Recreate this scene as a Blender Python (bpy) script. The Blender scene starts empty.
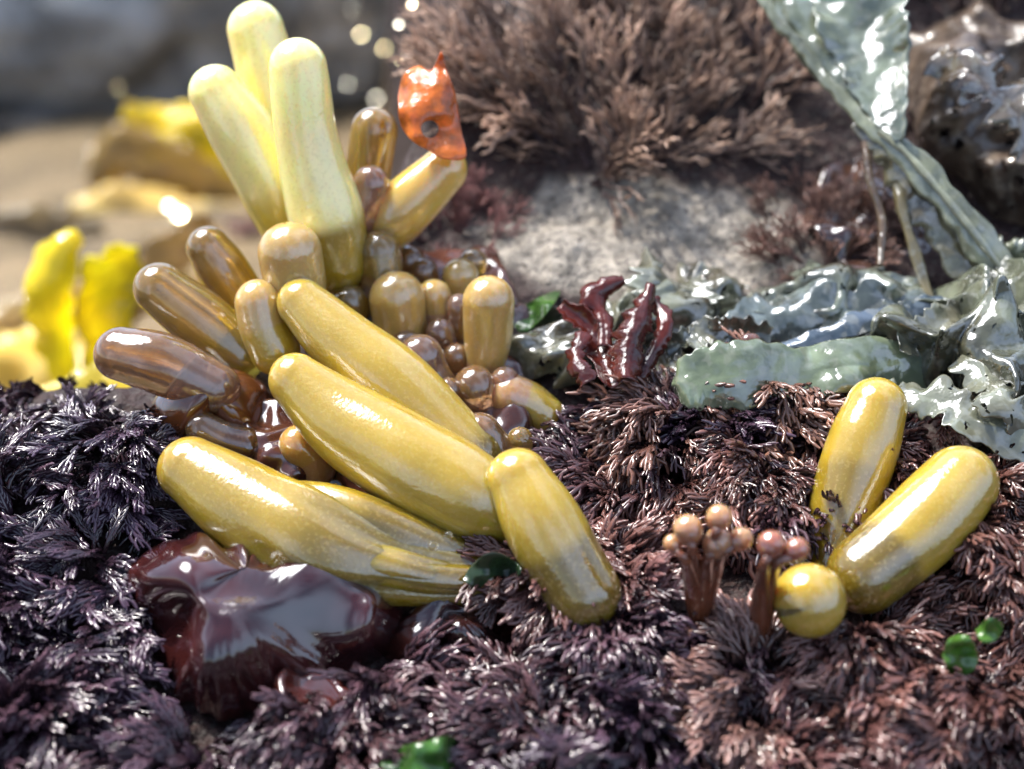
import bpy, math, random, bmesh
import numpy as np
from mathutils import Vector
rng = np.random.RandomState(7); random.seed(7)
COL = bpy.context.scene.collection
D = 16.0; TH = math.radians(25)
F = np.array([0, math.cos(TH), -math.sin(TH)]); U = np.array([0, math.sin(TH), math.cos(TH)]); R = np.array([1.0, 0, 0])
CAM = -D*F
Ld = Vector((-.42, .28, .86)).normalized()

def ray(px, py): return F + R*(px-512)/100/D + U*(384.5-py)/100/D
def P(px, py, d): return CAM + (D+d)*ray(px, py)
def project(p):
    q = p-CAM; z = q@F
    return 512+100*D*(q@R)/z, 384.5-100*D*(q@U)/z, z-D

# ---------------- noise
TAB = np.random.RandomState(3).uniform(-1, 1, 8192)
def vn(p):
    p = np.asarray(p, float); i = np.floor(p).astype(np.int64); f = p-i; f = f*f*f*(f*(f*6-15)+10)
    out = 0
    for dx in (0, 1):
        for dy in (0, 1):
            for dz in (0, 1):
                h = ((i[..., 0]+dx)*73856093) ^ ((i[..., 1]+dy)*19349663) ^ ((i[..., 2]+dz)*83492791)
                w = (f[..., 0] if dx else 1-f[..., 0])*(f[..., 1] if dy else 1-f[..., 1])*(f[..., 2] if dz else 1-f[..., 2])
                out = out + w*TAB[(h ^ (h >> 13)) & 8191]
    return out
def fbm(p, o=4):
    a = 1; s = 0; p = np.asarray(p, float)
    for k in range(o): s = s+a*vn(p+k*17.3); p = p*2.03; a *= .5
    return s

# ---------------- terrain
YY = np.arange(-60, 200, .05)
def table(ys, zs):
    z = np.interp(YY, ys, zs); k = np.exp(-np.linspace(-2, 2, 21)**2); k /= k.sum()
    return np.convolve(np.pad(z, 10, mode='edge'), k, 'valid')
TR = table([-60, -12, -3.4, .39, 1.8, 3.17, 5.66, 9, 14, 30, 200], [-9, -6, -2.08, -.36, .3, .875, 2.66, 4.3, 5, 5, 5])
TL = table([-60, -12, -3.4, .39, .8, 1.6, 3, 6, 12, 40, 200], [-9, -6, -2.08, -.36, -.35, -1.0, -2.8, -4.6, -5, -5, -3])
def sm(a, b, x): t = np.clip((x-a)/(b-a), 0, 1); return t*t*(3-2*t)
def hgt(x, y):
    x = np.asarray(x, float); y = np.asarray(y, float)
    xe = np.interp(y, [.5, 1.5, 2.5, 4, 6, 12, 60], [-4.2, -3.4, -2.2, -1.4, -1.3, -2, -5])
    k = sm(xe-.55, xe+.45, x)
    z = np.interp(y, YY, TR)*k+np.interp(y, YY, TL)*(1-k)
    n = vn(np.stack([x*.9, y*.9, x*0], -1))*.20+vn(np.stack([x*2.1, y*2.1, x*0+5], -1))*.07
    return z+n-.22*sm(-2.6, -4.2, x)*sm(-1.2, .2, y)*sm(3, 1.5, y)
TS = np.concatenate([np.arange(9, 26, .2), np.arange(26, 120, 1.)])
def td(px, py):
    px = np.asarray(px, float); py = np.asarray(py, float); sh = px.shape; a = px.ravel(); b = py.ravel(); res = np.zeros(len(a))
    for s in range(0, len(a), 2000):
        aa, bb = a[s:s+2000], b[s:s+2000]
        r = F+R*((aa-512)/100/D)[:, None]+U*((384.5-bb)/100/D)[:, None]
        p = CAM+TS[None, :, None]*r[:, None]
        g = p[..., 2]-hgt(p[..., 0], p[..., 1]); m = g < 0; i = np.argmax(m, 1); i = np.maximum(i, 1)
        lo = TS[i-1].copy(); hi = TS[i].copy()
        for _ in range(7):
            mid = (lo+hi)/2; q = CAM+mid[:, None]*r; gg = q[:, 2]-hgt(q[:, 0], q[:, 1]); hi = np.where(gg < 0, mid, hi); lo = np.where(gg < 0, lo, mid)
        res[s:s+2000] = np.where(m.any(1), hi-D, 60)
    res = res.reshape(sh); return float(res) if sh == () else res
def Pv(px, py, d):
    return CAM+(D+d)[..., None]*(F+R*((px-512)/100/D)[..., None]+U*((384.5-py)/100/D)[..., None])
def tn(x, y):
    e = .1; v = np.stack([-(hgt(x+e, y)-hgt(x-e, y))/(2*e), -(hgt(x, y+e)-hgt(x, y-e))/(2*e), np.ones_like(np.asarray(x, float))], -1)
    return v/np.linalg.norm(v, axis=-1, keepdims=True)

# ---------------- mesh linking
def link(name, v, f, mat, col=None, parent=None, origin=None, smooth=True, label=None, cat=None, group=None, kind=None):
    v = np.asarray(v, float)
    o0 = np.zeros(3) if origin is None else np.asarray(origin, float)
    me = bpy.data.meshes.new(name); f = np.asarray(f, np.int32); k = f.shape[1]
    me.vertices.add(len(v)); me.vertices.foreach_set('co', (v-o0).astype(np.float32).ravel())
    me.loops.add(f.size); me.loops.foreach_set('vertex_index', f.ravel())
    me.polygons.add(len(f)); me.polygons.foreach_set('loop_start', np.arange(0, f.size, k, dtype=np.int32))
    me.polygons.foreach_set('loop_total', np.full(len(f), k, np.int32))
    me.update(calc_edges=True)
    me.polygons.foreach_set('use_smooth', np.full(len(f), smooth))
    if col is None: col = np.ones((len(v), 3))*.5
    col = np.broadcast_to(np.asarray(col, float), (len(v), 3))
    a = me.attributes.new('col', 'FLOAT_COLOR', 'POINT')
    a.data.foreach_set('color', np.concatenate([np.clip(col, 0, 1), np.ones((len(v), 1))], 1).astype(np.float32).ravel())
    me.materials.append(mat)
    o = bpy.data.objects.new(name, me); COL.objects.link(o)
    if parent is not None:
        o.parent = parent; o.location = Vector(o0)-parent.location
    else: o.location = Vector(o0)
    tag(o, label, cat, group, kind)
    return o
def tag(o, label=None, cat=None, group=None, kind=None):
    if label: o['label'] = label
    if cat: o['category'] = cat
    if group: o['group'] = group
    if kind: o['kind'] = kind
def empty(name, loc, label, cat, group=None):
    o = bpy.data.objects.new(name, None); COL.objects.link(o); o.location = Vector(loc); o.empty_display_size = .2
    tag(o, label, cat, group); return o

# ---------------- materials
def mat(name, rough=.3, sss=0, coat=0, coatr=.05, coati=1.5, var=.3, vs=3, bump=.1, bs=20, transl=0, trans=0, speck=0, specks=30, rad=(.25, .15, .05), spcol=(.8, .8, .75), bump2=0, bs2=4, spec=.5, holes=0, hs=6, metal=0):
    m = bpy.data.materials.new(name); m.use_nodes = True; nt = m.node_tree; N = nt.nodes; L = nt.links
    b = N['Principled BSDF']; out = N['Material Output']
    at = N.new('ShaderNodeAttribute'); at.attribute_name = 'col'
    geo = N.new('ShaderNodeNewGeometry')
    no = N.new('ShaderNodeTexNoise'); no.inputs['Scale'].default_value = vs; no.inputs['Detail'].default_value = 4; L.new(geo.outputs['Position'], no.inputs['Vector'])
    mr = N.new('ShaderNodeMapRange'); mr.inputs[1].default_value = .3; mr.inputs[2].default_value = .7; mr.inputs[3].default_value = (1-var); mr.inputs[4].default_value = (1+var)
    L.new(no.outputs[0], mr.inputs[0])
    mu = N.new('ShaderNodeVectorMath'); mu.operation = 'SCALE'; L.new(at.outputs['Color'], mu.inputs[0]); L.new(mr.outputs[0], mu.inputs['Scale'])
    last = mu.outputs[0]
    if speck:
        n2 = N.new('ShaderNodeTexNoise'); n2.inputs['Scale'].default_value = specks; n2.inputs['Detail'].default_value = 1; L.new(geo.outputs['Position'], n2.inputs['Vector'])
        r2 = N.new('ShaderNodeMapRange'); r2.inputs[1].default_value = .56; r2.inputs[2].default_value = .66; r2.inputs[4].default_value = speck; L.new(n2.outputs[0], r2.inputs[0])
        mx = N.new('ShaderNodeMix'); mx.data_type = 'RGBA'; L.new(r2.outputs[0], mx.inputs[0]); L.new(last, mx.inputs[6]); mx.inputs[7].default_value = (*spcol, 1)
        last = mx.outputs[2]
    L.new(last, b.inputs['Base Color'])
    b.inputs['Roughness'].default_value = rough; b.inputs['IOR'].default_value = 1.42; b.inputs['Metallic'].default_value = metal
    b.inputs['Specular IOR Level'].default_value = spec
    if sss:
        b.inputs['Subsurface Weight'].default_value = sss; b.inputs['Subsurface Radius'].default_value = rad; b.inputs['Subsurface Scale'].default_value = 1
    if coat:
        b.inputs['Coat Weight'].default_value = coat; b.inputs['Coat Roughness'].default_value = coatr; b.inputs['Coat IOR'].default_value = coati
    if trans: b.inputs['Transmission Weight'].default_value = trans
    nrm = None
    if bump:
        nb = N.new('ShaderNodeTexNoise'); nb.inputs['Scale'].default_value = bs; nb.inputs['Detail'].default_value = 2; L.new(geo.outputs['Position'], nb.inputs['Vector'])
        bp = N.new('ShaderNodeBump'); bp.inputs['Strength'].default_value = bump; bp.inputs['Distance'].default_value = 1.0/bs; L.new(nb.outputs[0], bp.inputs['Height'])
        nrm = bp.outputs[0]
    if bump2:
        nb2 = N.new('ShaderNodeTexNoise'); nb2.inputs['Scale'].default_value = bs2; nb2.inputs['Detail'].default_value = 1; L.new(geo.outputs['Position'], nb2.inputs['Vector'])
        bp2 = N.new('ShaderNodeBump'); bp2.inputs['Strength'].default_value = bump2; bp2.inputs['Distance'].default_value = 1.0/bs2; L.new(nb2.outputs[0], bp2.inputs['Height'])
        if nrm: L.new(nrm, bp2.inputs['Normal'])
        nrm = bp2.outputs[0]
    if nrm:
        L.new(nrm, b.inputs['Normal'])
        if coat: L.new(nrm, b.inputs['Coat Normal'])
    sh = b.outputs[0]
    if transl:
        tr = N.new('ShaderNodeBsdfTranslucent'); L.new(last, tr.inputs[0])
        ms = N.new('ShaderNodeMixShader'); ms.inputs[0].default_value = transl; L.new(sh, ms.inputs[1]); L.new(tr.outputs[0], ms.inputs[2]); sh = ms.outputs[0]
    if holes:
        wn = N.new('ShaderNodeTexNoise'); wn.inputs['Scale'].default_value = hs*1.4; L.new(geo.outputs['Position'], wn.inputs['Vector'])
        wm = N.new('ShaderNodeVectorMath'); wm.operation = 'MULTIPLY_ADD'; wm.inputs[1].default_value = (.35, .35, .35); L.new(wn.outputs['Color'], wm.inputs[0]); L.new(geo.outputs['Position'], wm.inputs[2])
        nh = N.new('ShaderNodeTexVoronoi'); nh.inputs['Scale'].default_value = hs; L.new(wm.outputs[0], nh.inputs['Vector'])
        gt = N.new('ShaderNodeMath'); gt.operation = 'LESS_THAN'; gt.inputs[1].default_value = holes; L.new(nh.outputs['Distance'], gt.inputs[0])
        tp = N.new('ShaderNodeBsdfTransparent'); m3 = N.new('ShaderNodeMixShader'); L.new(gt.outputs[0], m3.inputs[0]); L.new(sh, m3.inputs[1]); L.new(tp.outputs[0], m3.inputs[2]); sh = m3.outputs[0]
    L.new(sh, out.inputs['Surface'])
    return m
M = {}
M['bladder'] = mat('bladder_skin', rough=.3, sss=.8, coat=1, coatr=.035, coati=2.1, var=.10, vs=2.0, bump=.09, bs=24, rad=(.36, .23, .06), speck=.20, specks=28, spcol=(.60, .46, .16), spec=.3)
M['amber'] = mat('translucent_bladder_skin', rough=.1, sss=.25, trans=.7, coat=1, coatr=.03, coati=1.8, var=.2, vs=4, bump=.05, bs=22, rad=(.3, .18, .05), speck=.15, specks=24, spcol=(.6, .45, .25))
M['turf'] = mat('wet_turf', rough=.18, var=.35, vs=3, bump=0, spec=1)
M['bush'] = mat('twiggy_weed', rough=.35, var=.3, vs=4, bump=0)
M['ground'] = mat('bank_rock', rough=.6, var=.4, vs=6, bump=.8, bs=24, speck=.85, specks=16, spcol=(.06, .05, .045), bump2=.5, bs2=4, spec=.3)
M['kelp'] = mat('grey_green_kelp', rough=.14, coat=1, coatr=.035, coati=2.1, var=.4, vs=3, bump=.10, bs=12, transl=.2, speck=.3, specks=8, spcol=(.33, .33, .27), bump2=.25, bs2=3.4)
M['kelp_holed'] = mat('perforated_kelp', rough=.14, coat=1, coatr=.035, coati=2.1, var=.45, vs=3, bump=.12, bs=10, transl=.2, speck=.35, specks=8, spcol=(.33, .33, .27), bump2=.25, bs2=3, holes=.17, hs=4.6)
M['kelp_dark'] = mat('dark_perforated_kelp', rough=.4, coat=.5, coatr=.08, coati=1.5, var=.5, vs=3, bump=.2, bs=10, speck=.5, specks=6, spcol=(.20, .16, .12), bump2=.3, bs2=3, holes=.27, hs=4.0)
M['slime'] = mat('red_brown_blade', rough=.16, coat=1, coatr=.04, coati=1.7, var=.4, vs=2.5, bump=0, bump2=.06, bs2=1.8)
M['red'] = mat('red_blade', rough=.25, coat=.8, coatr=.06, coati=1.7, var=.35, vs=7, bump=.2, bs=12, transl=.4)
M['gold'] = mat('gold_blade', rough=.2, coat=.8, coatr=.06, coati=1.7, var=.3, vs=1, bump=0, bs=6, transl=.6)
M['green'] = mat('green_blade', rough=.2, coat=.8, coatr=.05, var=.3, vs=7, bump=.1, bs=12, transl=.35)
M['rock'] = mat('boulder_rock', rough=.6, var=.5, vs=.7, bump=.6, bs=4, speck=.2, specks=3, spcol=(.4, .42, .45), spec=.3)
M['glint'] = mat('glint_mirror', rough=.12, var=.1, bump=0, metal=.9)  # mirror-like material for the added background glint flakes
md = bpy.data.materials.new('droplet_water'); md.use_nodes = True; b_ = md.node_tree.nodes['Principled BSDF']
b_.inputs['Transmission Weight'].default_value = 1; b_.inputs['Roughness'].default_value = .02; b_.inputs['IOR'].default_value = 1.33
nn = md.node_tree.nodes.new('ShaderNodeTexNoise'); nn.inputs['Scale'].default_value = 3
rr = md.node_tree.nodes.new('ShaderNodeValToRGB'); rr.color_ramp.elements[0].color = (.85, .85, .8, 1); md.node_tree.links.new(nn.outputs[0], rr.inputs[0]); md.node_tree.links.new(rr.outputs[0], b_.inputs['Base Color'])
M['water'] = md

# ---------------- splines and tubes
def cr(pts, n):
    p = np.asarray(pts, float)
    if len(p) == 2: return p[0]+(p[1]-p[0])*np.linspace(0, 1, n)[:, None]
    q = np.vstack([2*p[0]-p[1], p, 2*p[-1]-p[-2]]); m = len(p)-1
    t = np.linspace(0, m-1e-6, n); i = t.astype(int); f = (t-i)[:, None]
    a, b, c, d = q[i], q[i+1], q[i+2], q[i+3]
    return .5*((2*b)+(-a+c)*f+(2*a-5*b+4*c-d)*f**2+(-a+3*b-3*c+d)*f**3)
def norm(v): return v/np.maximum(np.linalg.norm(v, axis=-1, keepdims=True), 1e-9)
def gridfaces(nu, nv, wrap):
    i = np.arange(nu-1)[:, None]; j = np.arange(nv if wrap else nv-1)[None, :]; j2 = (j+1) % nv
    return np.stack([i*nv+j, (i+1)*nv+j, (i+1)*nv+j2, i*nv+j2], -1).reshape(-1, 4)
def frames(c, ref):
    t = norm(np.gradient(c, axis=0)); s = norm(np.cross(t, ref)); n = np.cross(s, t); return t, s, n
def tube(c, r, sides=6, flat=1.0, ref=None):
    c = np.asarray(c, float); r = np.broadcast_to(np.asarray(r, float), (len(c),))
    if ref is None:
        ref = np.array([.31, .2, .93]) if abs(norm(c[-1]-c[0])[2]) < .85 else np.array([.1, -.95, .2])
    t, s, n = frames(c, ref)
    a = np.linspace(0, 2*np.pi, sides, endpoint=False)
    v = c[:, None]+r[:, None, None]*(np.cos(a)[None, :, None]*s[:, None]+flat*np.sin(a)[None, :, None]*n[:, None])
    return v.reshape(-1, 3), gridfaces(len(c), sides, True)
class Acc:
    def __init__(s): s.v = []; s.f = []; s.c = []; s.n = 0
    def add(s, v, f, c):
        s.v.append(v); s.f.append(f+s.n); s.c.append(np.broadcast_to(c, (len(v), 3))); s.n += len(v)
    def out(s): return np.concatenate(s.v), np.concatenate(s.f), np.concatenate(s.c)

# ---------------- ground
def axis(lo, hi, st, far):
    a = list(np.arange(lo, hi, st)); s = st; x = a[-1]; r = []
    while x < far: s *= 1.18; x += s; r.append(x)
    s = st; x = lo; l = []
    while x > -far: s *= 1.18; x -= s; l.append(x)
    return np.array(l[::-1]+a+r)
xs = axis(-8, 8, .045, 170); ys = axis(-5, 8.5, .045, 170)
X, Y = np.meshgrid(xs, ys, indexing='ij')
Z = hgt(X, Y)
near = (np.abs(X) < 9) & (Y < 10)
pp = np.stack([X, Y, Z], -1)
Z = Z+np.where(near, fbm(pp*4, 4)*.045, 0)+np.where(~near | (Z < -2.5), fbm(pp*.5, 3)*.25, 0)
V = np.stack([X, Y, Z], -1).reshape(-1, 3)
gx, gy, gd = project(V)
rocky = sm(1, .7, np.sqrt(((gx-650)/200)**2+((gy-240)/70)**2)+fbm(V*2.0, 3)*.16)*(gd < 6)
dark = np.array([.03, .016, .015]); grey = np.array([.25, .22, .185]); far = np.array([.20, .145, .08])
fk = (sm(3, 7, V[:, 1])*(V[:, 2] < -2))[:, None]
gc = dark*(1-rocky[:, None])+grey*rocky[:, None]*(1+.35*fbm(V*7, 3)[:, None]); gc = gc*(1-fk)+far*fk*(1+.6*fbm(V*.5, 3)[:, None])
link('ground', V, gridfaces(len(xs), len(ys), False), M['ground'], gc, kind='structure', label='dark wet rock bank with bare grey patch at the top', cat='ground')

# ---------------- bladders
YE = (.43, .292, .028); PA = (.96, .84, .32); OL = (.17, .112, .007); TA = (.46, .30, .09); AM = (.50, .31, .065); BR = (.42, .22, .085); PU = (.46, .26, .16); DK = (.24, .11, .05)  # PA: colour pushed pale to carry the sun-blown glow of the top bladders
def bladder_geo(pts, seed=0, flat=1., wr=0., dd=-.3, sides=64, dimp=.07, nr=56):
    if len(pts[0]) == 3:
        b = pts[-1]; db = td(b[0], b[1])+dd
        pts = [(p[0], p[1], p[2], db-.42*(b[1]-p[1])/100) for p in pts]
    q = np.array([[*P(p[0], p[1], p[3]), p[2]/100*(D+p[3])/D] for p in pts])
    if len(q) == 2:
        mid = (q[0]+q[1])/2; dv = q[1, :3]-q[0, :3]; off = norm(np.cross(dv, F))*np.linalg.norm(dv)*.06*(1 if seed % 2 else -1); mid[:3] += off
        q = np.vstack([q[0], mid, q[1]])
    s = cr(q, nr)
    for _ in range(6): s[1:-1] = (s[:-2]+2*s[1:-1]+s[2:])/4
    c = s[:, :3]; r = s[:, 3]
    t0 = norm(c[0]-c[1]); t1 = norm(c[-1]-c[-2]); ph = np.linspace(0.03, np.pi/2, 16)[:-1]
    C2 = [c[0]+t0*r[0]*math.cos(a) for a in ph]+list(c)+[c[-1]+t1*r[-1]*math.cos(a) for a in ph[::-1]]
    R2 = [r[0]*math.sin(a) for a in ph]+list(r)+[r[-1]*math.sin(a) for a in ph[::-1]]
    C2 = np.array(C2); R2 = np.array(R2)
    ref = norm(CAM-c[len(c)//2])+.001
    if abs(np.dot(norm(C2[-1]-C2[0]), norm(ref))) > .9: ref = np.array([1., 0, .1])
    t, sd, n = frames(C2, ref)
    a = np.linspace(0, 2*np.pi, sides, endpoint=False)
    dirv = np.cos(a)[None, :, None]*sd[:, None]+np.sin(a)[None, :, None]*n[:, None]*flat
    v = C2[:, None]+R2[:, None, None]*dirv
    dn = vn(v*1.3+seed*3.1)*dimp
    if wr:
        L_ = np.linspace(0, 1, len(C2))[:, None]
        fold = -np.abs(np.sin(a*2.5+1.0*L_+seed+vn(v*1.1)*.7))**6*.20+np.sin(a*5+L_*3+vn(v*1.5)*1.5)*.03
        dn = dn+wr*fold*sm(.25, .6, L_)
    v = v+R2[:, None, None]*dirv*dn[..., None]
    tt = np.repeat(np.linspace(0, 1, len(C2)), sides)
    return v.reshape(-1, 3), gridfaces(len(C2), sides, True), tt, c[-1]-np.array([0, 0, r[-1]])
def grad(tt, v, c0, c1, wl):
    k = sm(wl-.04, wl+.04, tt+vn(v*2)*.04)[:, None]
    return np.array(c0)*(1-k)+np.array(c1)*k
G1 = 'sausage shaped seaweed bladders growing on the bank'
def bladder(label, pts, c0, c1=None, wl=.6, seed=1, flat=1., wr=0., dd=-.3, group=G1, m='bladder', sides=64):
    v, f, tt, o = bladder_geo(pts, seed, flat, wr, dd, sides)
    c1 = c1 or tuple(np.array(c0)*.72)
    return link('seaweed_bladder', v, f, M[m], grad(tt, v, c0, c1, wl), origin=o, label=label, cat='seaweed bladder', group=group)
BL = [
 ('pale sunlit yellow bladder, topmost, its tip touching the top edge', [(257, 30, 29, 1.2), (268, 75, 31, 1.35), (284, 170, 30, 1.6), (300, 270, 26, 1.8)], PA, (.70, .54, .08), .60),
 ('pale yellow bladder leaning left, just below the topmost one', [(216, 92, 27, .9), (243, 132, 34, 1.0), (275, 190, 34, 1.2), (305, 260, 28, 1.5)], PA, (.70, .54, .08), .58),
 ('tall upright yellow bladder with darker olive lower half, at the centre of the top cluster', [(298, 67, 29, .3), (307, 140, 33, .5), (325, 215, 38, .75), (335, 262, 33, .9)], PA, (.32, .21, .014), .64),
 ('amber brown upright bladder left of the orange red blade', [(374, 131, 24, 1.2), (368, 175, 23, 1.4), (360, 240, 18, 1.6)], AM, BR, .6),
 ('short reddish purple bladder right beside the tall upright one', [(371, 184, 19, .9), (364, 215, 18, 1.0), (358, 250, 14, 1.2)], PU, BR, .6),
 ('amber yellow bladder slanting up right under the orange red blade', [(444, 170, 24, 1.0), (398, 214, 28, 1.1), (375, 245, 20, 1.3)], (.62, .40, .08), AM, .45),
 ('brown topped stubby bladder below the short reddish purple one', [(379, 252, 22, .9), (378, 295, 21, 1.0)], AM, BR, .5),
 ('dark amber bladder leaning left above the two long brown ones', [(208, 247, 21), (222, 268, 25), (250, 310, 24)], AM, AM, .6),
 ('stout tan yellow bladder standing under the tall upright one', [(290, 254, 32, .2), (292, 315, 31, .45)], TA, YE, .5),
 ('brown amber bladder leaning left with lavender sheen, second lowest on the left fringe', [(160, 289, 27, .3), (200, 320, 31, .4), (240, 352, 29, .5)], AM, (.45, .31, .04), .6),
 ('translucent reddish brown bladder lying leftmost of the whole cluster', [(121, 355, 27, -.2), (160, 365, 31, -.25), (215, 388, 26, -.2)], BR, PU, .6),
 ('tan yellow bladder squeezed between the stout tan one and the long slanting one', [(258, 303, 24, .1), (275, 350, 26, .2)], TA, YE, .5),
 ('upright tan yellow bladder in the middle of the small cluster', [(397, 299, 28), (395, 340, 26)], TA, AM, .7),
 ('small olive brown bladder between two bigger tan bladders', [(350, 303, 19), (352, 330, 18)], AM, OL, .6),
 ('small tan bladder right of the upright tan yellow one', [(434, 296, 17), (436, 322, 16)], TA, PU, .5),
 ('egg shaped purplish brown bladder under the upright tan yellow one', [(420, 357, 23), (436, 385, 21)], PU, BR, .6),
 ('tiny brown round bladder just above the egg shaped one', [(440, 334, 16), (441, 348, 15)], PU, BR, .6),
 ('tall tan bladder, rightmost upright one of the small cluster', [(488, 301, 26), (488, 335, 24), (485, 368, 19)], TA, PU, .75),
 ('round brown bladder like a marble below the tall tan one', [(475, 387, 22), (476, 396, 22)], BR, PU, .6),
 ('small tan bladder behind and left of the tall tan one', [(460, 276, 18), (461, 300, 16)], TA, BR, .6),
 ('tiny brown bladder at the back left of the small cluster', [(424, 272, 14), (426, 290, 13)], BR, BR, .6),
 ('tiny amber bladder at the very back of the small cluster', [(473, 262, 14), (473, 280, 13)], AM, BR, .6),
 ('tiny dark brown bladder wedged left of the tall tan one', [(456, 357, 14), (457, 370, 13)], BR, DK, .6),
 ('small brown bladder between small tan one and tall tan one', [(459, 308, 15), (459, 332, 14)], PU, BR, .6),
 ('brown bladder below the marble like one, tucked behind the long slanting ones', [(480, 434, 22), (496, 458, 20)], BR, PU, .6),
 ('glassy olive brown bladder lying under the grey crumpled weed, right of the cluster', [(544, 415, 22), (510, 396, 23)], (.45, .31, .05), BR, .6),
 ('brown half hidden bladder between the long ones on the left', [(300, 446, 22), (314, 468, 22)], (.45, .25, .06), BR, .5),
 ('dark brown wet bladder lying above the wrinkled olive one', [(203, 428, 18), (245, 446, 20)], BR, DK, .5),
 ('small amber bladder peeking above the leftmost fringe', [(182, 283, 15), (205, 305, 15)], AM, AM, .5),
]
for i, (lb, pts, c0, c1, wl) in enumerate(BL): bladder(lb, pts, c0, c1, wl, seed=i+1, m='amber' if c0 in (AM, BR, PU) else 'bladder')
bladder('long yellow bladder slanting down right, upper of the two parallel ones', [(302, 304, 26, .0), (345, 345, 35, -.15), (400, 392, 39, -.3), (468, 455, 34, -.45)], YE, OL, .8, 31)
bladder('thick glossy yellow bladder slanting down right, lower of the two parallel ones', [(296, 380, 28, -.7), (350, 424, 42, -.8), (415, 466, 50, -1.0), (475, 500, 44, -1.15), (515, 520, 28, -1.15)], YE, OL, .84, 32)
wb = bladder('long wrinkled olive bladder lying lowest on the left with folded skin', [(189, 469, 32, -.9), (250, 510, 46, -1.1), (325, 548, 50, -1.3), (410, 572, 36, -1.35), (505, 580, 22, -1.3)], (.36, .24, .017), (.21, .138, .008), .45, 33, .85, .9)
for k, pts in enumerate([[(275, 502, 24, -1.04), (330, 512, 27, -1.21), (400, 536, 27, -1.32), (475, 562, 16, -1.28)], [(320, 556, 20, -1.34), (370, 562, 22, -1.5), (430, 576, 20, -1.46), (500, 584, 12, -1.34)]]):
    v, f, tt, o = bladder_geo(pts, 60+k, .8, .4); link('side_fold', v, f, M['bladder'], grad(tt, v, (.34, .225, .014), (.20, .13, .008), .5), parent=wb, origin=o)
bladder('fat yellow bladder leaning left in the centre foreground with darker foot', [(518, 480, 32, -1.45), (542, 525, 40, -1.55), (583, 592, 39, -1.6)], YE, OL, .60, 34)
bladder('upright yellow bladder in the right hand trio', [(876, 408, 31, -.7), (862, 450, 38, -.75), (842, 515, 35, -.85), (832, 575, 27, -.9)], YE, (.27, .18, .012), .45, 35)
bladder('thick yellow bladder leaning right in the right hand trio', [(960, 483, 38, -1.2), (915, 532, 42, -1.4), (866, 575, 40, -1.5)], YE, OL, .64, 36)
bladder('round ball like yellow bladder at the foot of the right hand trio', [(809, 599, 36, -2.1), (810, 602, 36, -2.1)], YE, (.42, .29, .035), .6, 37)
r = np.random.RandomState(77)
for k, (x, y) in enumerate([(410, 262), (332, 330), (372, 340), (415, 325), (448, 390), (505, 380), (445, 415), (520, 440), (405, 345)]):
    rr_ = r.uniform(12, 17); bladder('tiny brown bead like bladder filling a gap in the small cluster', [(x, y, rr_), (x+r.uniform(-4, 4), y+14, rr_*.9)], (BR, PU, DK, AM)[k % 4], BR, .6, k+50, group='tiny brown bead bladders', m='amber', sides=32)

def cluster(label, base, balls, cball, cst):
    b = P(base[0], base[1], td(base[0], base[1])-.5)
    root = empty('young_bladder_cluster', b, label, 'seaweed')
    dd = td(base[0], base[1])-.6
    for k, (x, y, r, sx, sy) in enumerate(balls):
        d = dd-.35-.4*(base[1]-y)/100
        v, f, tt, o = bladder_geo([(x, y, r, d), (x+(sx-x)*.1, y+(sy-y)*.06, r*.95, d)], k+3, sides=40, dimp=.02)
        link('bladder', v, f, M['bladder'], grad(tt, v, cball, cst, .8), parent=root, origin=o)
        q = cr([P(x, y+r*.6, d), P(x+(sx-x)*.7, (y+sy)/2, d-.03), P(sx, sy, dd-.28), b-np.array([0, 0, .1])], 24)
        v, f = tube(q, .035+.085*np.linspace(0, 1, 24)**2, 20); link('stalk', v, f, M['slime'], np.array([.13, .04, .018]), parent=root, origin=b)
cluster('cluster of tiny pinkish ball bladders on red brown stalks in the turf', (700, 602),
        [(688, 529, 15, 694, 568), (719, 517, 13, 714, 552), (718, 543, 15, 706, 570), (741, 539, 12, 716, 566), (672, 543, 9, 690, 574)], (.42, .22, .10), (.28, .12, .06))
cluster('pair of red brown bead bladders beside the round yellow ball', (760, 620), [(771, 544, 14, 762, 584), (797, 549, 12, 770, 576)], (.28, .09, .05), (.2, .06, .04))

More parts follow.
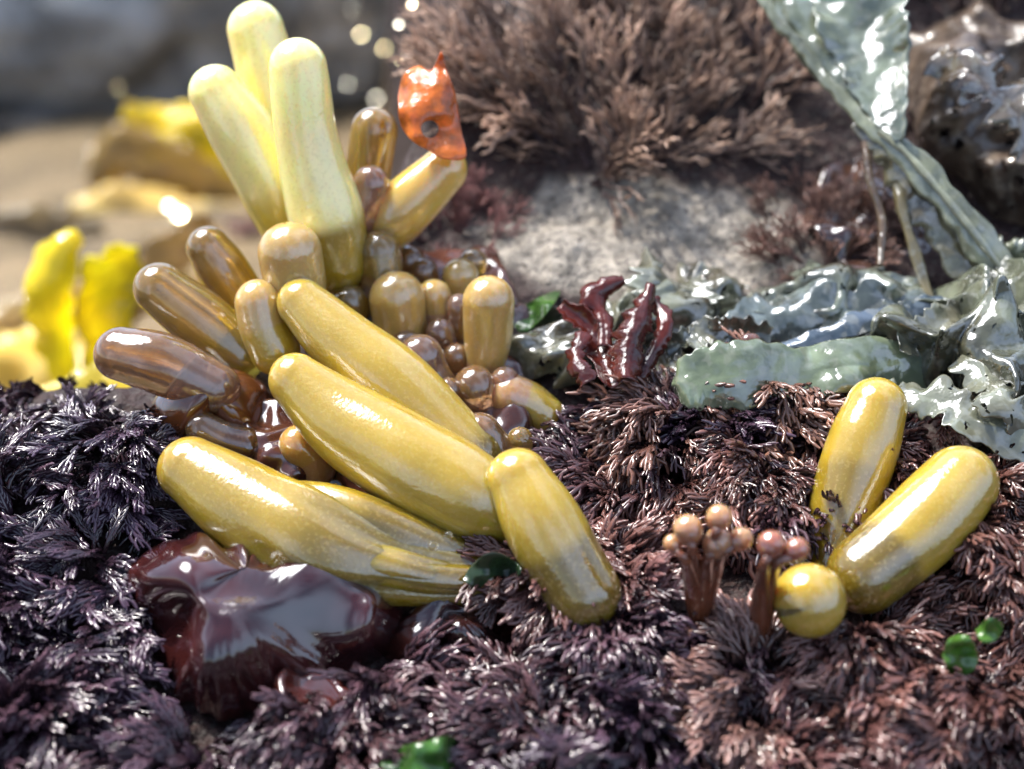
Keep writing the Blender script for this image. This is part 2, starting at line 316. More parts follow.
# ---------------- blades
def blade(pts, ruf=.1, rf=3, seed=0, nu=60, nv=18, curl=.2, absd=False, edge=.15, tilt=0., c0=(.2, .2, .2), c1=None, upw=.3):
    q = []
    for p in pts:
        d = p[3] if absd else td(p[0], p[1])+p[3]
        q.append([*P(p[0], p[1], d), p[2]/100*(D+d)/D])
    s = cr(q, nu); c = s[:, :3]; w = np.abs(s[:, 3])
    ref = norm(norm(CAM-c)+np.array([0, 0, upw]))
    t = norm(np.gradient(c, axis=0)); sd = norm(np.cross(t, ref)); n = np.cross(sd, t)
    if tilt: sd, n = sd*math.cos(tilt)+n*math.sin(tilt), n*math.cos(tilt)-sd*math.sin(tilt)
    S = np.linspace(-1, 1, nv)[None, :, None]; u = np.linspace(0, 1, nu)[:, None, None]
    base = c[:, None]+sd[:, None]*w[:, None, None]*S
    e = 1+edge*(vn(np.concatenate([u*14+0*S, np.sign(S)*5+0*u, seed+0*S*u], -1))+.6*vn(np.concatenate([u*34+0*S, np.sign(S)*5+0*u, seed+0*S*u], -1)))[..., None]
    nz = vn(base*rf+seed*7)[..., None]+.5*vn(base*rf*2.2+seed*3)[..., None]
    v = c[:, None]+sd[:, None]*w[:, None, None]*S*e+n[:, None]*(curl*w[:, None, None]*(1-S**2)+ruf*nz*(.35+.65*np.abs(S)))
    v = v.reshape(-1, 3); k = (.5+.5*np.clip(fbm(v*2.2+seed, 3), -1, 1))[:, None]
    c1 = c1 or tuple(np.array(c0)*.5)
    return v, gridfaces(nu, nv, False), np.array(c0)*k+np.array(c1)*(1-k), c[-1]
def solid(o, th):
    m = o.modifiers.new('thickness', 'SOLIDIFY'); m.thickness = th; m.offset = 0
def mk_blade(name, label, cat, material, th=.02, parent=None, group=None, **k):
    v, f, c, o = blade(**k); ob = link(name, v, f, M[material], c, origin=o, parent=parent, label=label, cat=cat, group=group); solid(ob, th); return ob
def patch(poly, lift=.1, amp=.1, fr=2., seed=0, na=120, nr=46, c0=(.1, .1, .1), c1=None, ctr=None, edge=.06, toward=.5, ridge=.6, sag=5, fine=.3, latk=.5):
    poly = np.array(poly, float); ce = poly.mean(0) if ctr is None else np.array(ctr, float)
    dlt = poly-ce; an = np.arctan2(dlt[:, 1], dlt[:, 0]); ra = np.hypot(dlt[:, 0], dlt[:, 1]); o = np.argsort(an); an = an[o]; ra = ra[o]
    an = np.concatenate([an-2*np.pi, an, an+2*np.pi]); ra = np.tile(ra, 3)
    A = np.linspace(-np.pi, np.pi, na, endpoint=False); RA = np.interp(A, an, ra)
    for _ in range(3): RA = (np.roll(RA, 1)+RA*2+np.roll(RA, -1))/4
    RA = RA*(1+edge*vn(np.stack([np.cos(A)*2.5, np.sin(A)*2.5, A*0+seed], -1))+edge*.5*vn(np.stack([np.cos(A)*9, np.sin(A)*9, A*0+seed], -1)))
    rho = np.linspace(0.01, 1, nr)[:, None]
    px = ce[0]+rho*RA*np.cos(A); py = ce[1]+rho*RA*np.sin(A); v = Pv(px, py, td(px, py))
    n = norm(norm(CAM-v)*toward+tn(v[..., 0], v[..., 1]))
    rid = 1-2*np.sqrt(vn(v*fr+seed*9)**2+.012)
    hh = lift*(1-rho**sag)+amp*(rid*ridge+vn(v*fr*.6+seed)*.8+fine*vn(v*fr*2.3))*(1-.5*rho**6)
    lat = np.stack([vn(v*fr+31), vn(v*fr+57), vn(v*fr+83)], -1)*amp*latk
    v = (v+n*hh[..., None]+lat).reshape(-1, 3); k = (.5+.5*np.clip(fbm(v*2+seed, 3), -1, 1))[:, None]
    c1 = c1 or tuple(np.array(c0)*.5)
    return v, gridfaces(nr, na, True), np.array(c0)*k+np.array(c1)*(1-k), v.mean(0)
def mk_patch(name, label, cat, material, th=.02, parent=None, **k):
    v, f, c, o = patch(**k); ob = link(name, v, f, M[material], c, origin=o, parent=parent, label=label, cat=cat); solid(ob, th); return ob

mk_patch('red_brown_seaweed', 'glossy dark red brown slimy blade bulging below the wrinkled olive bladder', 'seaweed', 'slime', poly=[(142, 600), (142, 655), (160, 702), (210, 722), (262, 710), (300, 694), (345, 694), (380, 662), (398, 620), (370, 580), (300, 560), (230, 540), (175, 532), (148, 560)], lift=.68, amp=.36, fr=1.25, seed=8, c0=(.06, .013, .011), c1=(.02, .006, .008), ctr=(262, 630), sag=6, ridge=1.1, edge=.12, fine=.10, latk=.5, toward=1., nr=90, na=220)
mk_patch('red_brown_seaweed', 'small dark red flap hanging at the lower right of the slimy red brown blade', 'seaweed', 'slime', poly=[(258, 700), (300, 685), (350, 672), (372, 695), (335, 712), (305, 735), (280, 722)], lift=.45, amp=.22, fr=2.2, seed=5, c0=(.09, .018, .012), c1=(.04, .01, .008), sag=6, fine=.1, edge=.2, toward=1.)
mk_patch('brown_seaweed', 'thin wet brown blade between the leftmost bladder and the long yellow ones', 'seaweed', 'slime', poly=[(190, 375), (240, 362), (270, 400), (272, 445), (215, 430), (150, 432), (170, 400)], lift=.45, amp=.25, fr=1.8, seed=9, c0=(.14, .045, .014), c1=(.05, .014, .008), fine=.1)
mk_patch('brown_seaweed', 'dark glossy brown scrap of blade left of the foot of the central yellow bladder', 'seaweed', 'slime', poly=[(395, 618), (440, 608), (500, 606), (535, 618), (520, 640), (450, 655), (410, 660), (390, 645)], lift=.3, amp=.2, fr=2.4, seed=12, c0=(.045, .012, .009), c1=(.02, .007, .007), fine=.2, edge=.2)
mk_patch('brown_seaweed', 'dark wet brown tissue under the small brown bladders of the cluster', 'seaweed', 'slime', poly=[(300, 300), (360, 270), (440, 250), (500, 260), (530, 330), (530, 400), (545, 440), (520, 470), (440, 450), (350, 400), (300, 360)], lift=.12, amp=.15, fr=3.0, seed=15, c0=(.10, .035, .02), c1=(.035, .012, .01))
mk_patch('brown_seaweed', 'dark wet brown tissue between the wrinkled bladder and the long yellow ones', 'seaweed', 'slime', poly=[(235, 395), (300, 410), (350, 450), (400, 500), (340, 500), (260, 480), (225, 440)], lift=.3, amp=.22, fr=2.4, seed=16, c0=(.10, .035, .02), c1=(.035, .012, .01))

def outline_blade(name, label, cat, material, poly, d, c0, c1, hole=None, cup=.1, seed=0, th=.02, parent=None, group=None):
    poly = np.array(poly, float); pc = cr(np.vstack([poly, poly[:1]]), 72)[:-1]; ce = pc.mean(0) if hole is None else np.array(hole[:2])
    nr = 16; v = []
    for i in range(nr):
        r = i/(nr-1)
        if hole is None: q = ce+(pc-ce)*max(r, .01)
        else:
            a = np.arctan2(pc[:, 1]-ce[1], pc[:, 0]-ce[0]); inner = ce+hole[2]*np.stack([np.cos(a), np.sin(a)], -1); q = inner+(pc-inner)*r
        for x, y in q:
            v.append(P(x, y, d+cup*((x-ce[0])/40)**2*.3-cup*((y-ce[1])/50)*.5+cup*.8*float(vn(np.array([x/22, y/22, seed])))))
    v = np.array(v); k = (.5+.5*np.clip(fbm(v*4+seed, 3), -1, 1))[:, None]
    o = link(name, v, gridfaces(nr, 71, True), M[material], np.array(c0)*k+np.array(c1)*(1-k), origin=v[-20], label=label, cat=cat, parent=parent, group=group)
    solid(o, th); return o
outline_blade('orange_red_seaweed', 'small orange red leaf like blade with a dark hole, beside the top bladders', 'seaweed', 'red',
  [(398, 98), (404, 75), (418, 66), (432, 70), (441, 52), (446, 68), (455, 95), (461, 130), (466, 157), (445, 159), (428, 150), (410, 138), (400, 120)], .55, (.85, .27, .05), (.55, .12, .02), hole=(430, 129, 9), cup=.22, seed=3)
outline_blade('dark_green_blade', 'thin wet dark green film under the tip of the wrinkled bladder', 'seaweed', 'green', [(462, 580), (475, 562), (495, 552), (520, 566), (516, 578), (495, 576), (478, 588)], -1.72, (.035, .07, .03), (.03, .04, .02), cup=.25, seed=4, th=.008)

rb = P(620, 375, td(620, 375))
rt = empty('dark_red_seaweed', rb, 'dark red curled frilly blades standing on the turf beside the grey green weed', 'seaweed')
for k, (pts, cu) in enumerate([
    ([(625, 385, 11, -.9), (628, 350, 16, -.95), (640, 318, 13, -1.0), (652, 286, 5, -1.05)], 1.0),
    ([(612, 385, 9, -.9), (600, 350, 12, -.9), (585, 322, 12, -.95), (560, 303, 7, -1.0)], -.7),
    ([(606, 350, 6, -.8), (603, 318, 8, -.85), (594, 295, 12, -.9), (624, 280, 6, -.95)], .8),
    ([(640, 380, 6, -.8), (655, 350, 8, -.85), (666, 325, 9, -.9), (654, 298, 5, -.95)], .6),
    ([(590, 385, 8, -.8), (576, 360, 9, -.85), (583, 335, 7, -.9)], .7)]):
    mk_blade('blade', None, None, 'red', parent=rt, pts=pts, ruf=.07, rf=2.4, seed=k+20, curl=cu, c0=(.16, .028, .018), c1=(.06, .011, .009), nu=40, nv=16, edge=.3, th=.012)

# grey green weeds, right
mk_blade('flattened_green_blade', 'smooth rounded grey green blade like a flat tube above the right turf', 'seaweed', 'kelp', th=.04, pts=[(672, 384, 6, -.95), (682, 383, 20, -.97), (705, 380, 28, -.95), (745, 376, 32, -.95), (800, 374, 27, -.9), (870, 368, 28, -.75), (940, 362, 24, -.5), (990, 362, 12, -.1)], ruf=.18, rf=1.5, seed=3, curl=.22, c0=(.21, .26, .15), c1=(.12, .145, .09), edge=.15, nu=120, nv=40)
mk_blade('blue_grey_blade', 'blue grey glossy blade lying behind the flat tube like one', 'seaweed', 'kelp', pts=[(715, 335, 10, -.3), (770, 318, 30, -.45), (850, 320, 38, -.45), (930, 318, 30, -.4), (1060, 330, 30, -.3)], ruf=.24, rf=1.4, seed=5, c0=(.14, .17, .16), c1=(.06, .07, .06), edge=.25, nu=130, nv=36)
mk_blade('blue_grey_blade', 'narrow dark blue blade crossing above the blue grey one', 'seaweed', 'kelp', pts=[(780, 350, 6, -.6), (850, 328, 12, -.7), (920, 308, 13, -.7), (975, 312, 6, -.6)], ruf=.12, rf=1.6, seed=6, c0=(.08, .11, .16), c1=(.05, .07, .08), edge=.25)
mk_patch('crumpled_grey_seaweed', 'crumpled shiny grey green weed at the right edge below the kelp midrib', 'seaweed', 'kelp_holed', poly=[(870, 345), (920, 290), (1000, 275), (1080, 290), (1100, 400), (1060, 480), (1000, 480), (960, 445), (940, 400), (890, 400)], lift=.6, amp=.45, fr=1.8, seed=22, c0=(.20, .22, .15), c1=(.07, .065, .04), ctr=(985, 365), nr=100, na=260, edge=.2, ridge=.9, fine=.4)
mk_patch('crumpled_grey_seaweed', 'low crumpled grey sheet between the flat tube blade and the bare rock', 'seaweed', 'kelp_holed', poly=[(690, 340), (720, 300), (780, 290), (860, 285), (930, 290), (930, 340), (860, 360), (780, 355)], lift=.15, amp=.32, fr=1.9, seed=24, c0=(.16, .185, .14), c1=(.07, .065, .045), nr=70, na=220, edge=.3, ridge=.9, fine=.4)
mk_patch('crumpled_grey_seaweed', 'crumpled grey green weed around the base of the dark red frilly blades', 'seaweed', 'kelp_holed', poly=[(535, 330), (580, 312), (640, 300), (700, 285), (740, 300), (720, 350), (680, 385), (660, 405), (600, 385), (545, 385), (515, 365)], lift=.25, amp=.32, fr=2.2, seed=25, c0=(.20, .21, .14), c1=(.07, .05, .035), nr=70, na=220, edge=.3, ridge=.9, fine=.4)
for k, (lb, pts) in enumerate([
    ('translucent frilly grey scrap rising behind the dark red frills', [(650, 320, 14, -.3), (648, 290, 20, -.45), (652, 265, 14, -.55), (645, 243, 5, -.65)]),
    ('pale frilly scrap leaning right toward the bare rock', [(685, 330, 20, -.3), (690, 300, 26, -.45), (692, 278, 16, -.55), (702, 258, 5, -.6)]),
    ('thin silvery ruffled strip in front of the crumpled weed at the right edge', [(880, 395, 12, -.8), (930, 400, 18, -.9), (985, 425, 24, -.95), (1060, 440, 26, -.9)]),
    ('ragged grey strip standing across the crumpled weed under the kelp midrib', [(900, 350, 8, -.9), (940, 325, 20, -1.0), (985, 300, 22, -1.0), (1040, 290, 14, -.9)]),
    ('ragged olive grey strip curling down beside the right edge', [(960, 330, 10, -1.1), (975, 365, 20, -1.2), (1000, 400, 22, -1.2), (1040, 430, 12, -1.1)]),
    ('small silvery ruffle above the rounded left end of the flat tube blade', [(665, 350, 8, -.6), (690, 338, 14, -.7), (730, 330, 14, -.7), (770, 335, 8, -.6)])]):
    mk_blade('frilly_grey_scrap', lb, 'seaweed', 'kelp_holed', pts=pts, ruf=.18, rf=2.2, seed=31+k*2, c0=(.22, .235, .17), c1=(.10, .085, .055), edge=.45, nu=90, nv=26, curl=(.3, -.3)[k % 2], th=.01)

kb = P(1010, 282, td(1010, 290)-.3)
kr = empty('kelp_frond', kb, 'big grey green kelp frond with thick midrib arching across the upper right corner', 'seaweed')
q = cr([P(735, -40, 2.2), P(790, 35, 1.9), P(850, 108, 1.5), P(905, 152, 1.2), P(960, 215, 1.0), P(1012, 283, .95), P(1040, 320, .9)], 120)
v, f = tube(q, np.interp(np.linspace(0, 1, 120), [0, .4, .55, .8, 1], [.06, .09, .15, .17, .19])*(1+.15*vn(q*4)), 24, .4, ref=norm(CAM-q[60])); v = v+.03*vn(v*6)[:, None]
link('midrib', v, f, M['kelp'], np.array([.22, .235, .155])*(1+.35*fbm(v*3, 2))[:, None], parent=kr, origin=kb)
q2 = q+norm(CAM-q)*.09; v, f = tube(q2[50:], .04*(1+.3*vn(q2[50:]*5)), 10); link('central_ridge', v, f, M['kelp'], np.array([.27, .28, .19]), parent=kr, origin=kb)
mk_blade('blade', None, None, 'kelp', parent=kr, pts=[(845, -60, 48, 2.1), (858, 0, 50, 1.8), (874, 55, 36, 1.5), (886, 100, 22, 1.25), (900, 140, 5, 1.1)], absd=True, ruf=.26, rf=1.3, seed=41, curl=-.35, c0=(.23, .265, .19), c1=(.10, .12, .085), edge=.12, nu=80, nv=30)
mk_blade('blade', None, None, 'kelp', parent=kr, pts=[(770, -40, 16, 2.3), (800, 20, 20, 2.0), (838, 75, 18, 1.7), (868, 118, 6, 1.5)], absd=True, ruf=.1, rf=2, seed=42, curl=.3, c0=(.21, .24, .17), c1=(.12, .14, .095), edge=.08)
mk_blade('blade', None, None, 'kelp', parent=kr, pts=[(860, 120, 8, 1.5), (900, 170, 20, 1.3), (940, 225, 22, 1.25), (990, 290, 16, 1.1)], absd=True, ruf=.1, rf=3, seed=43, curl=.3, c0=(.2, .19, .11), c1=(.09, .07, .04), edge=.35)
def stem(label, pts, r, c, name='weed_stem'):
    q = cr([P(x, y, d) for x, y, d in pts], 24); v, f = tube(q, r*(1+.25*vn(q*4)), 8)
    link(name, v, f, M['kelp'], np.array(c), origin=q[-1], label=label, cat='seaweed stem')
stem('olive stem hanging below the kelp midrib toward the crumpled weed', [(893, 165, 1.4), (905, 220, 1.2), (918, 262, 1.1), (930, 300, 1.0)], .06, (.16, .13, .06))
stem('second thinner stem hanging left of the olive one below the kelp', [(865, 135, 1.5), (870, 180, 1.3), (882, 220, 1.2), (880, 265, 1.0)], .045, (.13, .08, .04))
mk_patch('dark_perforated_seaweed', 'dark glistening perforated weed behind the kelp in the upper right corner', 'seaweed', 'kelp_dark', poly=[(905, 30), (960, 15), (1060, 20), (1080, 130), (1060, 220), (1000, 215), (950, 170), (910, 120)], lift=.5, amp=.4, fr=1.6, seed=51, c0=(.13, .09, .06), c1=(.03, .018, .014), nr=80, na=200, ridge=.9, fine=.4)
mk_blade('dark_perforated_seaweed', 'silvery brown perforated strip along the right edge above the kelp midrib', 'seaweed', 'kelp_holed', absd=True, pts=[(930, 60, 10, 1.6), (970, 75, 24, 1.4), (1010, 110, 26, 1.3), (1060, 160, 20, 1.2)], ruf=.25, rf=2, seed=52, c0=(.20, .16, .11), c1=(.06, .04, .03), edge=.5, nu=80, nv=26)
mk_patch('brown_seaweed', 'wet brown crumpled weed hanging between bare rock and kelp midrib', 'seaweed', 'slime', poly=[(800, 185), (850, 165), (900, 190), (925, 250), (915, 290), (860, 290), (835, 250)], lift=.1, amp=.3, fr=2.6, seed=55, c0=(.09, .045, .03), c1=(.03, .014, .011))

for lb, poly, d in [
    ('bright green round scrap of sea lettuce in the turf at right', [(942, 655), (950, 638), (968, 636), (978, 655), (972, 672), (952, 675)], -.8),
    ('small green scrap just above the bright round one', [(975, 630), (990, 618), (1003, 625), (996, 640), (982, 642)], -.8),
    ('bright green curled scrap at the bottom edge below the brown blade', [(380, 765), (395, 748), (425, 742), (452, 736), (464, 755), (440, 775), (400, 785)], -.75),
    ('tiny green scrap between the thick right bladder and the turf', [(960, 545), (970, 538), (978, 545), (972, 553)], -.6),
    ('pale green scrap under the bare rock right of the small cluster', [(512, 315), (525, 305), (545, 295), (560, 292), (548, 312), (530, 330), (515, 330)], -.2)]:
    mx_, my_ = np.mean(poly, 0)
    outline_blade('green_seaweed_scrap', lb, 'seaweed', 'green', poly, td(mx_, my_)+d, (.10, .23, .035), (.035, .11, .02), cup=.45, seed=int(mx_), th=.008)

for lb, x, y, r, d in [('clear water droplet on the wrinkled olive bladder', 432, 546, 5, -1.85), ('tiny clear droplet beside the thick glossy yellow bladder', 448, 535, 3.5, -1.82)]:
    v, f, tt, o = bladder_geo([(x, y, r, d), (x+1, y, r, d)], 2, sides=24); link('water_droplet', v, f, M['water'], origin=o, label=lb, cat='water droplet')
v, f, tt, o = bladder_geo([(748, 342, 9, td(748, 342)-1.0), (752, 342, 9, td(748, 342)-1.0)], 2, sides=24); link('small_brown_shell', v, f, M['slime'], np.array([.16, .07, .05]), origin=o, label='tiny round brown shell resting on the blue grey blade', cat='shell')

# ---------------- background, left
g1_ = dict(absd=True, ruf=.3, rf=.8, edge=.2)
mk_blade('yellow_kelp', 'bright yellow translucent kelp blade, left one of the blurred pair', 'seaweed', 'gold', pts=[(75, 400, 8, 7.4), (58, 350, 18, 7.2), (50, 300, 25, 7.0), (66, 250, 19, 6.8), (84, 240, 4, 6.8)], curl=.8, seed=61, c0=(.97, .9, .06), c1=(.95, .8, .04), **g1_)
mk_blade('yellow_kelp', 'bright yellow translucent kelp blade, right one of the blurred pair', 'seaweed', 'gold', pts=[(92, 400, 8, 7.2), (104, 340, 20, 7.0), (104, 295, 28, 6.8), (118, 262, 23, 6.6), (112, 244, 6, 6.6)], curl=-.8, seed=62, c0=(.97, .9, .06), c1=(.95, .8, .04), **g1_)
for k, (lb, pts, c0, c1) in enumerate([
    ('golden kelp blade lying blurred in the upper left background', [(70, 205, 8, 20), (120, 205, 22, 20), (190, 215, 22, 20), (260, 230, 12, 20)], (.97, .84, .4), (.9, .7, .25)),
    ('bright orange gold blade arching above the blurred golden one', [(125, 112, 8, 19), (160, 118, 16, 19), (210, 134, 22, 19), (260, 175, 14, 19)], (.97, .84, .05), (.97, .75, .02)),
    ('brown gold blade between the orange arch and the low golden one', [(90, 185, 12, 21), (125, 155, 28, 21), (170, 160, 34, 21), (250, 190, 24, 21)], (.6, .42, .12), (.35, .23, .07)),
    ('dull gold blade leaning left at the left edge', [(-40, 250, 14, 19), (20, 225, 24, 19), (80, 240, 22, 19), (150, 270, 14, 19)], (.38, .28, .13), (.16, .12, .07)),
    ('pale gold strip lying blurred behind the yellow pair', [(-60, 320, 14, 13), (20, 315, 22, 13), (120, 300, 22, 13), (240, 270, 12, 13)], (.8, .6, .25), (.4, .28, .1)),
    ('brown gold blade just left of the dark amber bladder', [(120, 330, 10, 12), (140, 290, 20, 12), (170, 255, 24, 12), (215, 225, 14, 12)], (.6, .4, .12), (.32, .2, .06)),
    ('low golden blade lying blurred behind the turf at the left edge', [(-80, 368, 26, 10), (20, 360, 30, 10), (110, 375, 32, 9.5), (230, 392, 24, 9)], (.97, .84, .35), (.95, .74, .15)),
    ('yellow blade just behind the turf ridge at left', [(-20, 425, 20, 4.0), (60, 408, 28, 4.0), (140, 400, 34, 3.8), (215, 400, 14, 3.4)], (.97, .86, .14), (.95, .75, .06))]):
    mk_blade('golden_kelp', lb, 'seaweed', 'gold', pts=pts, curl=.25, seed=63+k, c0=c0, c1=c1, **g1_)
def boulder(label, px, py, d, sx, sy, sz, c, seed, name='boulder', m='rock', am=.22, cat='boulder'):
    bm = bmesh.new(); bmesh.ops.create_icosphere(bm, subdivisions=5, radius=1); v = np.array([x.co[:] for x in bm.verts]); f = np.array([[x.index for x in q.verts] for q in bm.faces]); bm.free()
    v = v*(1+am*fbm(v*1.3+seed, 4))[:, None]*np.array([sx, sy, sz]); ce = P(px, py, d)
    k = (.5+.5*np.clip(fbm(v*.8+seed, 3), -1, 1))[:, None]
    link(name, v+ce, f, M[m], np.array(c)*k+np.array(c)*.35*(1-k), origin=ce-np.array([0, 0, sz]), label=label, cat=cat)
boulder('large blue grey boulder blurred in the far upper left corner', 80, -5, 28, 6.6, 3, 4.4, (.42, .44, .45), 1)
boulder('grey boulder blurred behind the topmost bladder', 330, 10, 30, 3.6, 3, 3.3, (.85, .80, .72), 2)
boulder('dark brown boulder blurred at the left edge above the yellow kelp', 0, 240, 24, 3.0, 2, 1.0, (.20, .15, .085), 3)
boulder('dark rock blurred at the foot of the blue grey boulder', 60, 140, 28, 3.2, 1.8, 1.0, (.14, .12, .10), 5)
hv = norm(norm(CAM)+np.array(Ld)); ee1 = norm(np.cross(hv, [1, 0, .2])); ee2 = np.cross(hv, ee1)  # added flakes face halfway between sun and camera to make blurred glints
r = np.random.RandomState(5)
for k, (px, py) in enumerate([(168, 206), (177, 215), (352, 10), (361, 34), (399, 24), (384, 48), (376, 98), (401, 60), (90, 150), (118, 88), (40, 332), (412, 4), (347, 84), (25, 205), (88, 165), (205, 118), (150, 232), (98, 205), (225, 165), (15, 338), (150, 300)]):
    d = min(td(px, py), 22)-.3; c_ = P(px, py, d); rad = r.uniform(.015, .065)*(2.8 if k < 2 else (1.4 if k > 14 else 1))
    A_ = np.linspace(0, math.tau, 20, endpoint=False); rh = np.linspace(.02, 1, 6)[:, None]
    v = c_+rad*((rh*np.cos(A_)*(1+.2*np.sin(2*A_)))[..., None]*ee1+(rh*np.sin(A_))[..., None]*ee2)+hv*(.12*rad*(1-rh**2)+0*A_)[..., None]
    link('glint_flake', v.reshape(-1, 3), gridfaces(6, 20, True), M['glint'], np.array([(1, .93, .75), (1, .85, .5)][k % 2]), origin=c_, label='tiny mirror flake added as a glint in the blurred background behind the bladders', cat='shell', group='added glint flakes')

# ---------------- turf prototypes
def frond(L, rs, bend, seed, nb=6, arc=0.):
    r = np.random.RandomState(seed); A = Acc()
    t = np.linspace(0, 1, 9)
    if arc:
        c = np.stack([L/arc*(1-np.cos(arc*t)), r.uniform(-.2, .2)*L*np.sin(t*2.5), L/arc*np.sin(arc*t)], -1)
    else: c = np.stack([bend*L*t**1.7, r.uniform(-.2, .2)*L*np.sin(t*3), L*t*(1-.45*abs(bend)*t)], -1)
    v, f = tube(c, rs*np.array([1.2, 1.2, 1.15, 1.1, 1.1, 1.05, 1, .9, .5]), 5); A.add(v, f, np.repeat(t, 5)[:, None]*[1, 1, 1])
    for k in range(nb):
        for sg in (-1, 1):
            u = .22+.75*(k+.5*(sg > 0)+r.uniform(-.25, .25))/nb; u = min(max(u, 0), .95)
            p = np.array([np.interp(u, t, c[:, m]) for m in range(3)]); p2 = np.array([np.interp(min(u+.05, 1), t, c[:, m]) for m in range(3)]); tg = norm(p2-p+1e-6)
            sd = np.array([r.uniform(-.5, .5), sg, r.uniform(-.4, .4)])
            l = L*r.uniform(.16, .32)*(1.1-.5*abs(u-.6)); d1 = norm(tg*.9+sd*.7); d2 = norm(tg*1.3+sd*.05)
            cc = np.array([p, p+d1*l*.45, p+d1*l*.5+d2*l*.3, p+d1*l*.5+d2*l*.55]); v, f = tube(cc, rs*np.array([.8, .95, .9, .5]), 4); A.add(v, f, np.clip(u+.08*np.arange(4), 0, 1).repeat(4)[:, None]*[1, 1, 1])
    return A.out()
def rotz(v, a): c, s = math.cos(a), math.sin(a); return v@np.array([[c, s, 0], [-s, c, 0], [0, 0, 1]])
protoA = []; protoB = []
for k in range(10):
    A = Acc(); r = np.random.RandomState(100+k)
    for j in range(5):
        v, f, c = frond(r.uniform(.42, .7), r.uniform(.019, .026), r.uniform(.5, 1.2), k*50+j, 8)
        v = rotz(v, r.uniform(-.9, .9))+np.array([r.uniform(-.08, .08), r.uniform(-.12, .12), -.05]); A.add(v, f, c)
    protoA.append(A.out())
for k in range(10):
    A = Acc(); r = np.random.RandomState(300+k)
    for j in range(8):
        v, f, c = frond(r.uniform(.42, .75), r.uniform(.020, .026), 0, k*70+j, 4, arc=r.uniform(1.2, 3.4))
        v = rotz(v, r.uniform(-.7, .7))+np.array([r.uniform(-.1, .1), r.uniform(-.16, .16), -.05]); A.add(v, f, c)
    protoB.append(A.out())
def scatter(pos, nrm, dirx, sc, pick, c_base, c_tip, seed, jit=.5):
    r = np.random.RandomState(seed); A = Acc()
    for i in range(len(pos)):
        v, f, t = pick(i, r)
        z = norm(nrm[i]); x = norm(dirx[i]-z*np.dot(dirx[i], z)+1e-6); y = np.cross(z, x); B = np.stack([x, y, z])
        v2 = rotz(v*sc[i], r.uniform(-jit, jit))@B+pos[i]
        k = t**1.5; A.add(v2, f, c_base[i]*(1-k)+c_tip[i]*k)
    return A.out()
x = rng.uniform(-7.2, 7.2, 5200); y = rng.uniform(-4.6, 2.0, 5200)
cc = np.array([[i*1.05+.5*(j % 2)+rng.uniform(-.35, .35), j*.85+rng.uniform(-.3, .3)] for i in range(-8, 9) for j in range(-6, 4)])
dd_ = np.stack([x, y], -1)[:, None]-cc[None]; ds = np.linalg.norm(dd_, axis=-1); ni = ds.argmin(1); off = dd_[np.arange(len(x)), ni]; dn_ = ds[np.arange(len(x)), ni]
z = hgt(x, y); p = np.stack([x, y, z], -1)
gx, gy, gd = project(p)
lim = np.interp(gx, [-200, 60, 150, 200, 300, 330, 500, 570, 640, 700, 800, 900, 1030, 1200], [395, 400, 415, 460, 490, 520, 510, 425, 415, 430, 430, 445, 490, 490])
ok = (gy > lim+rng.uniform(-8, 8, len(gx))) & (gx > -100) & (gx < 1130) & (gy < 880)
def ins(cx, cy, a, b): return ((gx-cx)/a)**2+((gy-cy)/b)**2 < 1
ok &= ~ins(262, 640, 136, 104) & ~ins(455, 640, 80, 36) & ~ins(845, 590, 60, 35) & ~ins(812, 635, 55, 50) & ~ins(400, 560, 160, 56) & ~ins(702, 602, 52, 44) & ~ins(768, 618, 30, 42) & ~ins(240, 500, 90, 45)
ok &= (dn_ < .50) | (rng.uniform(0, 1, len(x)) < .4)
sel = np.where(ok)[0][:1750]
p = p[sel]; gx = gx[sel]; gy = gy[sel]; off = off[sel]; dn_ = dn_[sel]; ni = ni[sel]; n_ = len(p)
edge_ = sm(260, 120, gx)*sm(480, 430, gy)
amp_ = rng.uniform(.15, .55, len(cc))[ni]*(1-.9*edge_)
p[:, 2] += amp_*np.clip(1-(dn_/.6)**2, -.2, 1)
o3 = np.concatenate([off, 0*off[:, :1]], 1)
nr_ = tn(p[:, 0], p[:, 1])+o3*1.6+rng.uniform(-.3, .3, (n_, 3))
cdir = rng.uniform(-1, 1, (len(cc), 2)); cdir[:, 1] -= .5
dx_ = o3*1.6+np.concatenate([cdir[ni]*.6, np.zeros((n_, 1))], 1)+rng.uniform(-.25, .25, (n_, 3))+np.array([0, -.25, 0])
cr_ = rng.uniform(0, 1, len(cc))[ni]
k1 = np.clip(.4*cr_+sm(-.4, .8, vn(p*.7+4)+.6*(gx-560)/500)*.8, 0, 1)[:, None]
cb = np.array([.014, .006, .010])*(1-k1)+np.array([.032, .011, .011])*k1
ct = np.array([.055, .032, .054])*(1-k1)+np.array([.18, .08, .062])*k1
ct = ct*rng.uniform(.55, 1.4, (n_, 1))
isB = (cr_+.35*(gx-500)/500) > .3
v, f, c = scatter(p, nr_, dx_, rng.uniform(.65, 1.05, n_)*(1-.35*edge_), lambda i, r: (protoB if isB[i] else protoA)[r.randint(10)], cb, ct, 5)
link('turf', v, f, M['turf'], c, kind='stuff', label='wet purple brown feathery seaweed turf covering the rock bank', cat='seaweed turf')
print('turf', n_, len(f))

